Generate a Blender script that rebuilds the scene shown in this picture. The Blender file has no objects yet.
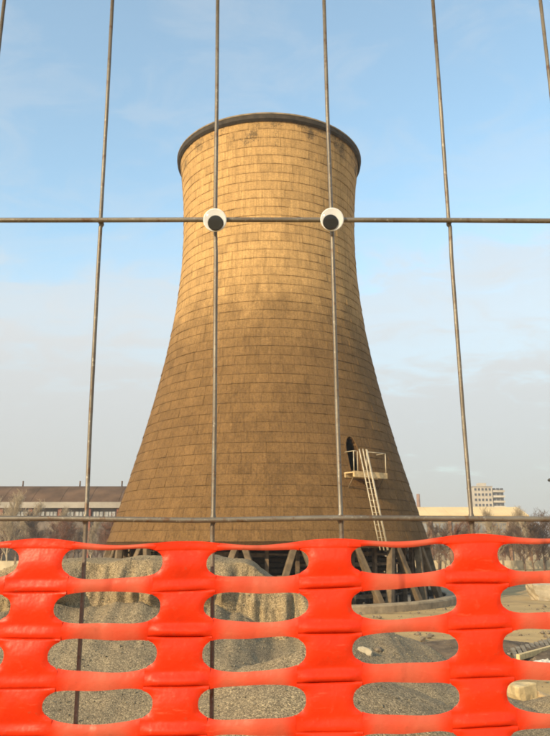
import bpy, math, random
import numpy as np
from mathutils import Vector, Matrix, noise
R_ = math.radians
PI = math.pi
scene = bpy.context.scene
COL = scene.collection

# ------------------------------------------------------------------ camera
CAMZ = 3.1
PITCH = R_(13.8)
F = 720.0                      # focal length in pixels of the 550 x 736 photograph
cam = bpy.data.cameras.new('camera')
cam.sensor_fit = 'VERTICAL'; cam.sensor_height = 24.0; cam.sensor_width = 24.0
cam.lens = 24.0 * F / 736.0
cam.clip_start = 0.02; cam.clip_end = 9000
co = bpy.data.objects.new('camera', cam); COL.objects.link(co)
co.location = (0, 0, CAMZ); co.rotation_euler = (PI / 2 + PITCH, 0, 0)
scene.camera = co

# ------------------------------------------------------------------ light
SUN_AZ, SUN_EL = R_(223), R_(24)       # behind the camera, to the left
SKY_STRENGTH = 0.14
sdir = Vector((math.sin(SUN_AZ) * math.cos(SUN_EL), math.cos(SUN_AZ) * math.cos(SUN_EL), math.sin(SUN_EL)))
sl = bpy.data.lights.new('sun', 'SUN'); sl.energy = 3.3; sl.angle = R_(0.6); sl.color = (1.0, 0.78, 0.48)
so = bpy.data.objects.new('sun', sl); COL.objects.link(so)
so.rotation_euler = (-sdir).to_track_quat('-Z', 'Y').to_euler(); so.location = (-30, -40, 40)

world = bpy.data.worlds.new('World'); scene.world = world; world.use_nodes = True
wt = world.node_tree; wt.nodes.clear()
def N(t, kind, **kw):
    n = t.nodes.new(kind)
    for k, v in kw.items(): setattr(n, k, v)
    return n
def setin(n, **kw):
    for k, v in kw.items(): n.inputs[k.replace('_', ' ')].default_value = v
def math_(t, op, a, b=None, c=None, clamp=False):
    n = N(t, 'ShaderNodeMath', operation=op, use_clamp=clamp)
    for i, v in enumerate((a, b, c)):
        if v is None: continue
        if hasattr(v, 'is_linked') or isinstance(v, bpy.types.NodeSocket): t.links.new(v, n.inputs[i])
        else: n.inputs[i].default_value = v
    return n.outputs[0]
def ramp_(t, fac, stops, interp='LINEAR'):
    n = N(t, 'ShaderNodeValToRGB'); cr = n.color_ramp; cr.interpolation = interp
    while len(cr.elements) < len(stops): cr.elements.new(0.5)
    for e, (p, c) in zip(cr.elements, stops):
        e.position = p; e.color = (c, c, c, 1) if isinstance(c, (int, float)) else (*c, 1)
    t.links.new(fac, n.inputs[0]); return n.outputs[0]
def mixc(t, fac, a, b, mode='MIX'):
    n = N(t, 'ShaderNodeMix', data_type='RGBA', blend_type=mode)
    for i, v in ((0, fac), (6, a), (7, b)):
        if isinstance(v, bpy.types.NodeSocket): t.links.new(v, n.inputs[i])
        elif i == 0: n.inputs[i].default_value = v
        else: n.inputs[i].default_value = (*v, 1)
    return n.outputs[2]
def noise_(t, vec, scale, detail=4, rough=0.55, dist=0.0):
    n = N(t, 'ShaderNodeTexNoise'); setin(n, Scale=scale, Detail=detail, Roughness=rough, Distortion=dist)
    if vec is not None: t.links.new(vec, n.inputs['Vector'])
    return n.outputs[0]
def mapping_(t, vec, scale=(1, 1, 1), loc=(0, 0, 0), rot=(0, 0, 0)):
    n = N(t, 'ShaderNodeMapping'); n.inputs['Scale'].default_value = scale
    n.inputs['Location'].default_value = loc; n.inputs['Rotation'].default_value = rot
    t.links.new(vec, n.inputs[0]); return n.outputs[0]

sky = N(wt, 'ShaderNodeTexSky', sky_type='NISHITA'); sky.sun_disc = False
sky.sun_elevation = SUN_EL; sky.sun_rotation = SUN_AZ
sky.air_density = 1.0; sky.dust_density = 1.6; sky.ozone_density = 1.0; sky.altitude = 100
tc = N(wt, 'ShaderNodeTexCoord')
sx = N(wt, 'ShaderNodeSeparateXYZ'); wt.links.new(tc.outputs['Generated'], sx.inputs[0])
den = math_(wt, 'ADD', math_(wt, 'MAXIMUM', sx.outputs[2], 0.0), 0.16)
cx = N(wt, 'ShaderNodeCombineXYZ')
wt.links.new(math_(wt, 'DIVIDE', sx.outputs[0], den), cx.inputs[0])
wt.links.new(math_(wt, 'DIVIDE', sx.outputs[1], den), cx.inputs[1])
cv = cx.outputs[0]
big = noise_(wt, mapping_(wt, cv, (0.75, 0.9, 1), (4.1, 1.3, 0)), 1.0, 3, 0.5)
fine = noise_(wt, mapping_(wt, cv, (1.9, 2.7, 1), (1.7, 0.4, 0), (0, 0, 0.5)), 2.3, 8, 0.62, 0.7)
cl = math_(wt, 'ADD', math_(wt, 'MULTIPLY', big, 0.5), math_(wt, 'MULTIPLY', fine, 0.5))
# thin high veil: thicker towards the horizon, all round
lowveil = ramp_(wt, sx.outputs[2], [(0.0, 0.50), (0.14, 0.45), (0.28, 0.25), (0.42, 0.06), (0.7, 0.0), (1.0, 0.0)], 'EASE')
clf = ramp_(wt, math_(wt, 'ADD', cl, lowveil), [(0.44, 0.14), (0.56, 0.30), (0.72, 0.74), (0.90, 0.94)], 'EASE')
cloudcol = mixc(wt, ramp_(wt, sx.outputs[2], [(0.0, 0.0), (0.06, 0.15), (0.3, 1.0)]), (2.30, 2.22, 2.12), (3.2, 3.25, 3.25))
skyblue = mixc(wt, 1.0, sky.outputs[0], (1.22, 1.46, 1.32), 'MULTIPLY')
skymix = mixc(wt, clf, skyblue, cloudcol)
bg = N(wt, 'ShaderNodeBackground'); wt.links.new(skymix, bg.inputs[0]); bg.inputs[1].default_value = SKY_STRENGTH
wo = N(wt, 'ShaderNodeOutputWorld'); wt.links.new(bg.outputs[0], wo.inputs[0])

vs = scene.view_settings
vs.view_transform = 'Standard'; vs.look = 'None'; vs.exposure = 0.8; vs.gamma = 1.0; vs.use_curve_mapping = False
scene.cycles.use_denoising = True; scene.cycles.filter_width = 1.8
scene.cycles.max_bounces = 8; scene.cycles.transparent_max_bounces = 16; scene.cycles.volume_bounces = 0
scene.cycles.caustics_reflective = False; scene.cycles.caustics_refractive = False

# ------------------------------------------------------------------ helpers
def ray(px, py):
    """direction of a photograph pixel"""
    xc = px - 275.0; yc = 368.0 - py
    return Vector((xc, F * math.cos(PITCH) - yc * math.sin(PITCH), F * math.sin(PITCH) + yc * math.cos(PITCH)))
def at(px, py, Y):
    d = ray(px, py); k = Y / d.y
    return Vector((d.x * k, Y, CAMZ + d.z * k))
def project(P):
    x, y, z = P[0], P[1], P[2] - CAMZ
    d = y * math.cos(PITCH) + z * math.sin(PITCH); u = -y * math.sin(PITCH) + z * math.cos(PITCH)
    return 275 + F * x / d, 368 - F * u / d, d

def empty(name, loc=(0, 0, 0), rz=0.0):
    o = bpy.data.objects.new(name, None); COL.objects.link(o)
    o.location = loc; o.rotation_euler = (0, 0, rz); o.empty_display_size = 0.2
    return o
def tag(o, label, cat, group=None):
    o['label'] = label; o['category'] = cat
    if group: o['group'] = group
    return o
def link(name, me, parent=None, kind=None, loc=None):
    o = bpy.data.objects.new(name, me); COL.objects.link(o)
    if parent: o.parent = parent
    if kind: o['kind'] = kind
    if loc is not None: o.location = loc
    return o

class MB:
    def __init__(s): s.v = []; s.f = []; s.sm = []
    def add(s, vs, fs, smooth=False):
        b = len(s.v); s.v += [tuple(p) for p in vs]
        for q in fs: s.f.append(tuple(i + b for i in q)); s.sm.append(smooth)
        return s
    def box(s, lo, hi, M=None):
        x0, y0, z0 = lo; x1, y1, z1 = hi
        P = [Vector(p) for p in ((x0, y0, z0), (x1, y0, z0), (x1, y1, z0), (x0, y1, z0), (x0, y0, z1), (x1, y0, z1), (x1, y1, z1), (x0, y1, z1))]
        if M: P = [M @ p for p in P]
        return s.add(P, [(0, 3, 2, 1), (4, 5, 6, 7), (0, 1, 5, 4), (1, 2, 6, 5), (2, 3, 7, 6), (3, 0, 4, 7)])
    def bar(s, a, b, w, h=None, up=Vector((0, 0, 1))):
        a = Vector(a); b = Vector(b); h = h or w; d = (b - a).normalized()
        if abs(d.dot(up)) > 0.98: up = Vector((0, 1, 0))
        x = d.cross(up).normalized() * w / 2; y = x.cross(d).normalized() * h / 2
        P = [a - x - y, a + x - y, a + x + y, a - x + y, b - x - y, b + x - y, b + x + y, b - x + y]
        return s.add(P, [(0, 3, 2, 1), (4, 5, 6, 7), (0, 1, 5, 4), (1, 2, 6, 5), (2, 3, 7, 6), (3, 0, 4, 7)])
    def tube(s, pts, rad, n=8, caps=True, smooth=True):
        pts = [Vector(p) for p in pts]
        if not hasattr(rad, '__len__'): rad = [rad] * len(pts)
        rings = []; prev = None
        for i, p in enumerate(pts):
            d = (pts[min(i + 1, len(pts) - 1)] - pts[max(i - 1, 0)]).normalized()
            if prev is None:
                up = Vector((0, 0, 1)) if abs(d.z) < 0.9 else Vector((0, 1, 0)); x = d.cross(up).normalized()
            else:
                x = (prev - d * prev.dot(d)).normalized()
            prev = x; y = d.cross(x)
            rings.append([p + (x * math.cos(2 * PI * k / n) + y * math.sin(2 * PI * k / n)) * rad[i] for k in range(n)])
        V = [q for r in rings for q in r]; Fc = []
        for i in range(len(pts) - 1):
            for k in range(n):
                Fc.append((i * n + k, i * n + (k + 1) % n, (i + 1) * n + (k + 1) % n, (i + 1) * n + k))
        s.add(V, Fc, smooth)
        if caps:
            b = len(s.v) - len(V); m = (len(pts) - 1) * n
            s.f.append(tuple(b + k for k in range(n))[::-1]); s.sm.append(False)
            s.f.append(tuple(b + m + k for k in range(n))); s.sm.append(False)
        return s
    def lathe(s, prof, n=96, c=(0, 0, 0), closed=False, smooth=True):
        V = []
        for k in range(n):
            a = 2 * PI * k / n
            V += [(c[0] + r * math.cos(a), c[1] + r * math.sin(a), c[2] + z) for r, z in prof]
        m = len(prof); Fc = []
        for k in range(n):
            k2 = (k + 1) % n
            for i in range(m if closed else m - 1):
                j = (i + 1) % m
                Fc.append((k * m + i, k2 * m + i, k2 * m + j, k * m + j))
        return s.add(V, Fc, smooth)
    def mesh(s, name, mat):
        me = bpy.data.meshes.new(name); me.from_pydata(s.v, [], s.f)
        me.polygons.foreach_set('use_smooth', s.sm)
        if mat: me.materials.append(mat)
        me.validate(); me.update(); return me
    def build(s, name, mat, parent=None, kind=None, loc=None):
        return link(name, s.mesh(name, mat), parent, kind, loc)
def bevel(o, w, seg=2):
    m = o.modifiers.new('bevel', 'BEVEL'); m.width = w; m.segments = seg; m.limit_method = 'ANGLE'; return o

def mat(name, col, rough=0.8, metal=0.0, spec=0.4, var=0.25, vscale=4.0, bump=0.0, bscale=30.0, col2=None, stretch=(1, 1, 1)):
    """procedural material: base colour mottled by noise, with a fine bump"""
    m = bpy.data.materials.new(name); m.use_nodes = True; t = m.node_tree; b = t.nodes['Principled BSDF']
    g = N(t, 'ShaderNodeTexCoord').outputs['Object']
    v = mapping_(t, g, stretch)
    nz = noise_(t, v, vscale, 6, 0.6)
    c2 = col2 or tuple(c * (1 - var) for c in col)
    c1 = tuple(min(1, c * (1 + var * 0.6)) for c in col) if not col2 else col
    c = mixc(t, ramp_(t, nz, [(0.35, 0.0), (0.65, 1.0)]), c2, c1)
    t.links.new(c, b.inputs['Base Color'])
    setin(b, Roughness=rough, Metallic=metal); b.inputs['Specular IOR Level'].default_value = spec
    if bump:
        bn = N(t, 'ShaderNodeBump'); bn.inputs['Strength'].default_value = bump; bn.inputs['Distance'].default_value = 0.02
        t.links.new(noise_(t, v, bscale, 5, 0.65), bn.inputs['Height']); t.links.new(bn.outputs[0], b.inputs['Normal'])
    return m

# ------------------------------------------------------------------ ground
def smooth(a, b, x):
    x = min(1, max(0, (x - a) / (b - a))); return x * x * (3 - 2 * x)
def ground_z(x, y):
    z = 1.5 * (1 - smooth(3.5, 15.0, y))
    d = math.hypot(x + 0.4, y - 45)
    am = smooth(4, 12, y) * (1 - smooth(60, 120, y)) * smooth(11.2, 14, d)
    z += am * (0.12 * noise.noise((x * 0.22, y * 0.3, 1.0)) + 0.05 * noise.noise((x * 0.9, y * 1.1, 4.0)))
    if y < 40: z += 0.02 * noise.noise((x * 2.5, y * 2.5, 8.0)) * smooth(2, 6, y)
    return z
def axis(parts):
    out = []
    for a, b, st in parts: out += list(np.arange(a, b, st))
    return out + [parts[-1][1]]
def build_ground():
    xs = axis([(-4000, -400, 400), (-400, -60, 20), (-60, -16, 2), (-16, 20, 0.3), (20, 60, 2), (60, 400, 20), (400, 4000, 400)])
    ys = axis([(-60, -4, 4), (-4, 4, 1), (4, 36, 0.3), (36, 64, 1), (64, 140, 4), (140, 500, 30), (500, 6000, 500)])
    V = [(x, y, ground_z(x, y)) for y in ys for x in xs]; nx = len(xs)
    Fc = [(j * nx + i, j * nx + i + 1, (j + 1) * nx + i + 1, (j + 1) * nx + i) for j in range(len(ys) - 1) for i in range(nx - 1)]
    m = bpy.data.materials.new('sandy_ground'); m.use_nodes = True; t = m.node_tree; b = t.nodes['Principled BSDF']
    g = N(t, 'ShaderNodeNewGeometry').outputs['Position']
    n1 = noise_(t, mapping_(t, g, (0.25, 0.7, 1)), 1.0, 6, 0.6, 0.6)
    n2 = noise_(t, g, 9.0, 5, 0.65)
    vo = N(t, 'ShaderNodeTexVoronoi'); setin(vo, Scale=38.0); t.links.new(g, vo.inputs['Vector'])
    c = mixc(t, ramp_(t, n1, [(0.30, 0.0), (0.44, 0.7), (0.58, 1.0)]), (0.20, 0.135, 0.068), (0.55, 0.375, 0.165))
    c = mixc(t, math_(t, 'MULTIPLY', n2, 0.35), c, (0.22, 0.17, 0.11))
    c = mixc(t, math_(t, 'MULTIPLY', vo.outputs[0], 0.18), c, (0.15, 0.12, 0.09))
    t.links.new(c, b.inputs['Base Color']); setin(b, Roughness=0.95); b.inputs['Specular IOR Level'].default_value = 0.15
    bn = N(t, 'ShaderNodeBump'); setin(bn, Strength=0.6, Distance=0.03)
    t.links.new(math_(t, 'ADD', n2, math_(t, 'MULTIPLY', vo.outputs[0], 0.5)), bn.inputs['Height']); t.links.new(bn.outputs[0], b.inputs['Normal'])
    mb = MB(); mb.add(V, Fc, True); mb.build('ground', m, kind='structure')
build_ground()

# far road in front of the boundary wall
mb = MB()
mb.box((-300, 78, 0.015), (300, 86, 0.05))
mb.build('road', mat('road_asphalt', (0.075, 0.068, 0.06), 0.9, vscale=0.6, bump=0.2), kind='structure')

# ------------------------------------------------------------------ cooling tower
TX, TY = -0.40, 45.0
ZB, ZT = 3.25, 28.2
NROW = 45
def RAD(z): return math.sqrt(5.69 ** 2 + 0.1541 * (z - 22.8) ** 2)
def tower_mat(name, core=False):
    m = bpy.data.materials.new(name); m.use_nodes = True; t = m.node_tree; b = t.nodes['Principled BSDF']
    g = N(t, 'ShaderNodeNewGeometry').outputs['Position']
    s = N(t, 'ShaderNodeSeparateXYZ'); t.links.new(g, s.inputs[0]); z = s.outputs[2]
    loc = mapping_(t, g, (1, 1, 1), (-TX, -TY, 0))
    big = noise_(t, mapping_(t, loc, (0.22, 0.22, 0.35)), 1.0, 5, 0.6, 0.4)
    med = noise_(t, mapping_(t, loc, (0.9, 0.9, 0.8)), 1.0, 6, 0.65)
    streak = noise_(t, mapping_(t, loc, (3.4, 3.4, 0.10)), 1.0, 5, 0.6)
    fstreak = noise_(t, mapping_(t, loc, (11, 11, 0.5)), 1.0, 4, 0.6)
    grain = noise_(t, loc, 16.0, 5, 0.7)
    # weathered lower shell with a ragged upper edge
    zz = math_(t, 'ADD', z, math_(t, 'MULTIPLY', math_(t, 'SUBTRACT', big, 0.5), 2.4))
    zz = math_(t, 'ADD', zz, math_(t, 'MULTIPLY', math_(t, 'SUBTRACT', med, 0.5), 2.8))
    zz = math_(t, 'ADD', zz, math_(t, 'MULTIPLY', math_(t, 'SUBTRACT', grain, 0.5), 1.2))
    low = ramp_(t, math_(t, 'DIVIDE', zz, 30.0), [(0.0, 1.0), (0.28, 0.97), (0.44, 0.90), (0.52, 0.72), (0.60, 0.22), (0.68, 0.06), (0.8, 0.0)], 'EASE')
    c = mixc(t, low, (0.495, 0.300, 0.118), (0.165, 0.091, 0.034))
    # soot under the rim
    top = ramp_(t, math_(t, 'ADD', math_(t, 'DIVIDE', z, 30.0), math_(t, 'MULTIPLY', math_(t, 'SUBTRACT', math_(t, 'ADD', med, math_(t, 'MULTIPLY', grain, 0.7)), 0.85), 0.34)), [(0.915, 0.0), (0.965, 0.9)])
    c = mixc(t, top, c, (0.10, 0.070, 0.038))
    sm = ramp_(t, streak, [(0.30, 0.86), (0.48, 1.0), (0.7, 1.05)])
    c = mixc(t, 1.0, c, sm, 'MULTIPLY')
    c = mixc(t, 0.8, c, ramp_(t, fstreak, [(0.3, 0.70), (0.6, 1.08)]), 'MULTIPLY')
    c = mixc(t, 0.9, c, ramp_(t, med, [(0.28, 0.86), (0.52, 1.0), (0.75, 1.10)]), 'MULTIPLY')
    c = mixc(t, 1.0, c, ramp_(t, grain, [(0.25, 0.72), (0.5, 1.0), (0.78, 1.18)]), 'MULTIPLY')
    # soft shade and grime painted along the lap of each course
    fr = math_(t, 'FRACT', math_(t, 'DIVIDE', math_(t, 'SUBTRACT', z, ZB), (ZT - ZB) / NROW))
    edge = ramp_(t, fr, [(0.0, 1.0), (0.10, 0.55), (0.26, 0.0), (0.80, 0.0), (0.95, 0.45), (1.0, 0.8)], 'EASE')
    lap_dirt_shade = math_(t, 'MULTIPLY', edge, ramp_(t, noise_(t, mapping_(t, loc, (2.2, 2.2, 3.0)), 1.0, 6, 0.7), [(0.38, 0.0), (0.66, 0.40)]))
    c = mixc(t, lap_dirt_shade, c, (0.11, 0.066, 0.028))
    hatch = noise_(t, mapping_(t, loc, (7, 7, 14)), 1.0, 3, 0.6)
    c = mixc(t, 0.8, c, ramp_(t, hatch, [(0.32, 0.76), (0.58, 1.06)]), 'MULTIPLY')
    # pale lime bloom where the stain starts
    bl = math_(t, 'MULTIPLY', ramp_(t, grain, [(0.60, 0.0), (0.70, 1.0)]), ramp_(t, math_(t, 'DIVIDE', zz, 30.0), [(0.42, 0.0), (0.54, 0.5), (0.64, 0.0)]))
    c = mixc(t, bl, c, (0.50, 0.37, 0.20))
    a1 = N(t, 'ShaderNodeAttribute', attribute_name='tint', attribute_type='GEOMETRY')
    a2 = N(t, 'ShaderNodeAttribute', attribute_name='tint', attribute_type='OBJECT')
    tint = math_(t, 'ADD', math_(t, 'ADD', a1.outputs['Fac'], a2.outputs['Fac']), 1.0)
    if core: c = mixc(t, 1.0, c, (0.42, 0.40, 0.38), 'MULTIPLY')
    vm = N(t, 'ShaderNodeVectorMath', operation='SCALE'); t.links.new(c, vm.inputs[0]); t.links.new(tint, vm.inputs['Scale'])
    t.links.new(vm.outputs[0], b.inputs['Base Color']); setin(b, Roughness=0.92); b.inputs['Specular IOR Level'].default_value = 0.2
    bn = N(t, 'ShaderNodeBump'); setin(bn, Strength=0.55, Distance=0.03)
    t.links.new(math_(t, 'ADD', grain, math_(t, 'MULTIPLY', fstreak, 0.5)), bn.inputs['Height']); t.links.new(bn.outputs[0], b.inputs['Normal'])
    return m

def build_tower():
    rnd = random.Random(5)
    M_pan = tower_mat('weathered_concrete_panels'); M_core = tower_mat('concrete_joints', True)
    M_rim = mat('stained_shaded_concrete', (0.050, 0.038, 0.026), 0.9, var=0.4, vscale=3, bump=0.4)
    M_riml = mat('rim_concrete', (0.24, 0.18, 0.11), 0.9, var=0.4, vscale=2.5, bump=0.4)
    M_col = mat('column_concrete', (0.155, 0.108, 0.062), 0.9, var=0.4, vscale=2.5, bump=0.4)
    M_basin = mat('basin_concrete', (0.33, 0.25, 0.155), 0.9, var=0.35, vscale=2.0, bump=0.5, bscale=12)
    M_wood = mat('dark_inner_timber', (0.060, 0.042, 0.027), 0.85, var=0.5, vscale=3)
    M_fill = mat('fill_timber', (0.17, 0.115, 0.07), 0.85, var=0.5, vscale=3)
    M_steel = mat('painted_steel', (0.52, 0.44, 0.31), 0.5, var=0.3, vscale=6)
    M_deck = mat('deck_boards', (0.58, 0.42, 0.22), 0.7, var=0.25, vscale=6)
    T = empty('cooling_tower', (TX, TY, 0))
    tag(T, 'tall tan concrete cooling tower with darker stained lower half behind the wire fence', 'cooling tower')

    # hatch opening in the shell, on the right of the front
    hz0, hz1 = 6.85, 8.75
    a_h = -PI / 2 + R_(33.5); hw = 0.40
    def in_hatch(a, z, grow=0.0):
        da = (a - a_h + PI) % (2 * PI) - PI
        s = da * RAD(z)
        if z < hz0 - grow or z > hz1 + grow: return False
        zc = hz0 + 1.1
        w = hw + grow
        if z > zc: w *= math.sqrt(max(0, 1 - ((z - zc) / (hz1 + grow - zc)) ** 2))
        return abs(s) < w
    # core shell: a closed lathe whose hatch is cut out of a fine patch
    nseg, nz = 360, 130
    zs = [ZB + (ZT - ZB) * i / nz for i in range(nz + 1)]
    V = []; Fc = []
    for z in zs:
        for k in range(nseg):
            a = 2 * PI * k / nseg; V.append((RAD(z) * math.cos(a), RAD(z) * math.sin(a), z))
    no = len(V)
    for z in zs:
        for k in range(nseg):
            a = 2 * PI * k / nseg; r = RAD(z) - 0.28; V.append((r * math.cos(a), r * math.sin(a), z))
    cut = set()
    for i in range(nz):
        for k in range(nseg):
            if in_hatch(2 * PI * (k + 0.5) / nseg, (zs[i] + zs[i + 1]) / 2): cut.add((i, k))
    for i in range(nz):
        for k in range(nseg):
            if (i, k) in cut: continue
            k2 = (k + 1) % nseg
            q = (i * nseg + k, i * nseg + k2, (i + 1) * nseg + k2, (i + 1) * nseg + k)
            Fc.append(q); Fc.append(tuple(no + x for x in q[::-1]))
    for (i, k) in cut:                                   # reveal of the opening
        k2 = (k + 1) % nseg
        for (ii, kk, e) in ((i - 1, k, (i * nseg + k, i * nseg + k2)), (i + 1, k, ((i + 1) * nseg + k2, (i + 1) * nseg + k)),
                            (i, (k - 1) % nseg, ((i + 1) * nseg + k, i * nseg + k)), (i, k2, (i * nseg + k2, (i + 1) * nseg + k2))):
            if (ii, kk) not in cut: Fc.append((e[0], e[1], no + e[1], no + e[0]))
    for i in (0, nz):
        for k in range(nseg):
            k2 = (k + 1) % nseg; q = (i * nseg + k, no + i * nseg + k, no + i * nseg + k2, i * nseg + k2)
            Fc.append(q if i == 0 else q[::-1])
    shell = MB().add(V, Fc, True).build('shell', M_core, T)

    # formwork panels: each course laps a little over the one below
    rows = []
    h = (ZT - ZB) / NROW
    cand = []; near = []
    for i in range(NROW):
        z0 = ZB + i * h; z1 = z0 + h; zm = (z0 + z1) / 2
        n = max(40, round(2 * PI * RAD(zm) / 0.655)); rows.append((z0, z1, n))
        ph = rnd.random() * 2 * PI / n
        for k in range(n):
            a = ph + 2 * PI * k / n
            hb = abs(((a - a_h + PI) % (2 * PI) - PI) * RAD(zm)) < hw + 0.36 and hz0 - 0.31 < zm < hz1 + 0.31
            if hb: near.append((i, a)); continue
            P = (TX + RAD(zm) * math.cos(a), TY + RAD(zm) * math.sin(a), zm)
            px, py, d = project(P)
            face = -(math.cos(a) * (P[0]) + math.sin(a) * (P[1])) / math.hypot(P[0], P[1])
            sc = face / d ** 2 if (0 < px < 550 and 0 < py < 538) else -1
            cand.append((sc, i, a))
    order = sorted(range(len(cand)), key=lambda q: -cand[q][0])
    single = set(order[:300])
    NS = 3
    def panel_geo(i, dr, tilt, gz):
        z0, z1, n = rows[i]; da = 2 * PI / n
        V = []
        for (z, o_) in ((z0 + 0.007 + gz, 0.026 + tilt + dr), (z1 - 0.007 + gz, 0.012 + dr)):
            for lay in (0, 1):
                for q in range(NS + 1):
                    g = 0.004 / RAD(z); a = -da / 2 + g + (da - 2 * g) * q / NS
                    r = RAD(z) + (o_ if lay else -0.03); V.append((r * math.cos(a), r * math.sin(a), z))
        w = NS + 1; Fc = []
        for q in range(NS):
            Fc.append((w + q, w + q + 1, 3 * w + q + 1, 3 * w + q))          # face
            Fc.append((q + 1, q, 2 * w + q, 2 * w + q + 1)[::1])            # back
            Fc.append((q, q + 1, w + q + 1, w + q))                          # bottom
            Fc.append((3 * w + q, 3 * w + q + 1, 2 * w + q + 1, 2 * w + q))  # top
        Fc.append((0, w, 3 * w, 2 * w)); Fc.append((w - 1, 3 * w - 1, 4 * w - 1, 2 * w - 1))
        return V, Fc
    V_all, F_all, tints = [], [], []
    meshes = {}
    def tnt():
        x = rnd.gauss(0, 0.045)
        if rnd.random() < 0.06: x -= 0.09
        return max(-0.3, min(0.22, x))
    for q, (sc, i, a) in enumerate(cand):
        if q in single:
            var = rnd.randrange(3)
            if (i, var) not in meshes:
                r3 = random.Random(i * 7 + var)
                v, f = panel_geo(i, r3.uniform(-0.006, 0.006), r3.uniform(-0.012, 0.014), r3.uniform(-0.006, 0.006))
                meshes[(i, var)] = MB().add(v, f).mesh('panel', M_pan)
            o = link('panel', meshes[(i, var)], shell)
            o.rotation_euler = (0, 0, a); dr = rnd.uniform(-0.006, 0.008)
            o.location = (dr * math.cos(a), dr * math.sin(a), 0); o['tint'] = tnt()
        else:
            v, f = panel_geo(i, rnd.uniform(-0.007, 0.008), rnd.uniform(-0.012, 0.014), rnd.uniform(-0.006, 0.006))
            ca, sa = math.cos(a), math.sin(a); b = len(V_all)
            V_all += [(x * ca - y * sa, x * sa + y * ca, z) for x, y, z in v]
            F_all += [tuple(b + e for e in fc) for fc in f]; tints += [tnt()] * len(f)
    for (i, a) in near:                                   # panels cut round the hatch
        z0, z1, n = rows[i]; da = 2 * PI / n; tt = tnt(); nu, nw = 14, 12
        for p in range(nu):
            for q in range(nw):
                aa = [a - da / 2 + 0.0006 + (da - 0.0012) * (p + e) / nu for e in (0, 1)]; zz = [z0 + 0.007 + (z1 - z0 - 0.014) * (q + e) / nw for e in (0, 1)]
                if in_hatch((aa[0] + aa[1]) / 2, (zz[0] + zz[1]) / 2, 0.02): continue
                b = len(V_all)
                for lay in (0.018, -0.02):
                    for (e, g) in ((0, 0), (1, 0), (1, 1), (0, 1)):
                        r = RAD(zz[g]) + lay; V_all.append((r * math.cos(aa[e]), r * math.sin(aa[e]), zz[g]))
                for f in ((0, 1, 2, 3), (0, 4, 5, 1), (1, 5, 6, 2), (2, 6, 7, 3), (3, 7, 4, 0)): F_all.append(tuple(b + e for e in f)); tints.append(tt)
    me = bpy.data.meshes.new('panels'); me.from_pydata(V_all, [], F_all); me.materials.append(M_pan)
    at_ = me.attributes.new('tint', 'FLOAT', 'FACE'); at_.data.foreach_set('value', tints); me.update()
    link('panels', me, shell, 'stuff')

    # rim: lip painted pale as sunlit, ring dark for stain and underside shade
    r0 = RAD(ZT)
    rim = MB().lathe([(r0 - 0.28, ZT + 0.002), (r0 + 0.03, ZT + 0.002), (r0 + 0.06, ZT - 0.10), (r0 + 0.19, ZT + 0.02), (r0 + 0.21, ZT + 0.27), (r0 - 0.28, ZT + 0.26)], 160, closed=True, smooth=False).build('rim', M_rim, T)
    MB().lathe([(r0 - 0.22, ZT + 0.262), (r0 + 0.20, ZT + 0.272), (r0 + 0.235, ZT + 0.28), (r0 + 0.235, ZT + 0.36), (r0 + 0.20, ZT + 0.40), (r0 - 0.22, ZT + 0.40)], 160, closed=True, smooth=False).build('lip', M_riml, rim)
    # ring beam at the foot of the shell
    rb = RAD(ZB)
    MB().lathe([(rb - 0.45, ZB - 0.30), (rb + 0.03, ZB - 0.30), (rb + 0.075, ZB - 0.02), (rb - 0.02, ZB - 0.003), (rb - 0.45, ZB - 0.003)], 120, closed=True, smooth=False).build('ring_beam', M_core, T)
    # raking columns
    NV = 21; rt = rb - 0.15; rg = rb + 0.55
    for k in range(NV):
        a0 = 2 * PI * (k + 0.30) / NV
        for sgn in (-1, 1):
            a1 = a0 + sgn * PI / NV
            e = sgn * 0.022
            p0 = Vector((rt * math.cos(a0 + e), rt * math.sin(a0 + e), ZB - 0.22)); p1 = Vector((rg * math.cos(a1 - e), rg * math.sin(a1 - e), 0.1))
            bevel(MB().bar(p0, p1, 0.30, 0.34, Vector((math.cos(a0), math.sin(a0), 0))).build('column', M_col, T), 0.03, 1)
    # basin
    MB().lathe([(rg + 0.25, -0.3), (rg + 0.95, -0.3), (rg + 0.95, 0.30), (rg + 0.90, 0.38), (rg + 0.30, 0.38), (rg + 0.25, 0.33)], 120, closed=True, smooth=False).build('basin_wall', M_basin, T)
    MB().lathe([(0.01, 0.06), (rg + 0.3, 0.06)], 72).build('basin_water', mat('basin_water', (0.02, 0.018, 0.014), 0.12, var=0.2), T)
    # timber fill inside the inlet: posts, rails and louvre boards
    for ring, (r, n) in enumerate(((8.6, 36), (6.6, 26))):
        for k in range(n):
            a = 2 * PI * (k + 0.5 * ring) / n
            MB().box((-0.09, -0.09, 0.05), (0.09, 0.09, 3.9), Matrix.Translation((r * math.cos(a), r * math.sin(a), 0)) @ Matrix.Rotation(a, 4, 'Z')).build('fill_post', M_fill, T)
    for lev in range(6):
        z = 0.55 + lev * 0.52
        for k in range(36):
            if rnd.random() < 0.16: continue
            a = 2 * PI * k / 36; b = 2 * PI * (k + 1) / 36; r = 8.42
            z0 = z + rnd.uniform(-0.04, 0.04); z1 = z + rnd.uniform(-0.04, 0.04)
            MB().bar((r * math.cos(a), r * math.sin(a), z0), (r * math.cos(b), r * math.sin(b), z1), 0.05, rnd.choice((0.10, 0.14, 0.2))).build('louvre_board', M_fill, T)
    mb = MB()  # dense rings of very dark slats, added to keep the inlet dark
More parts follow.
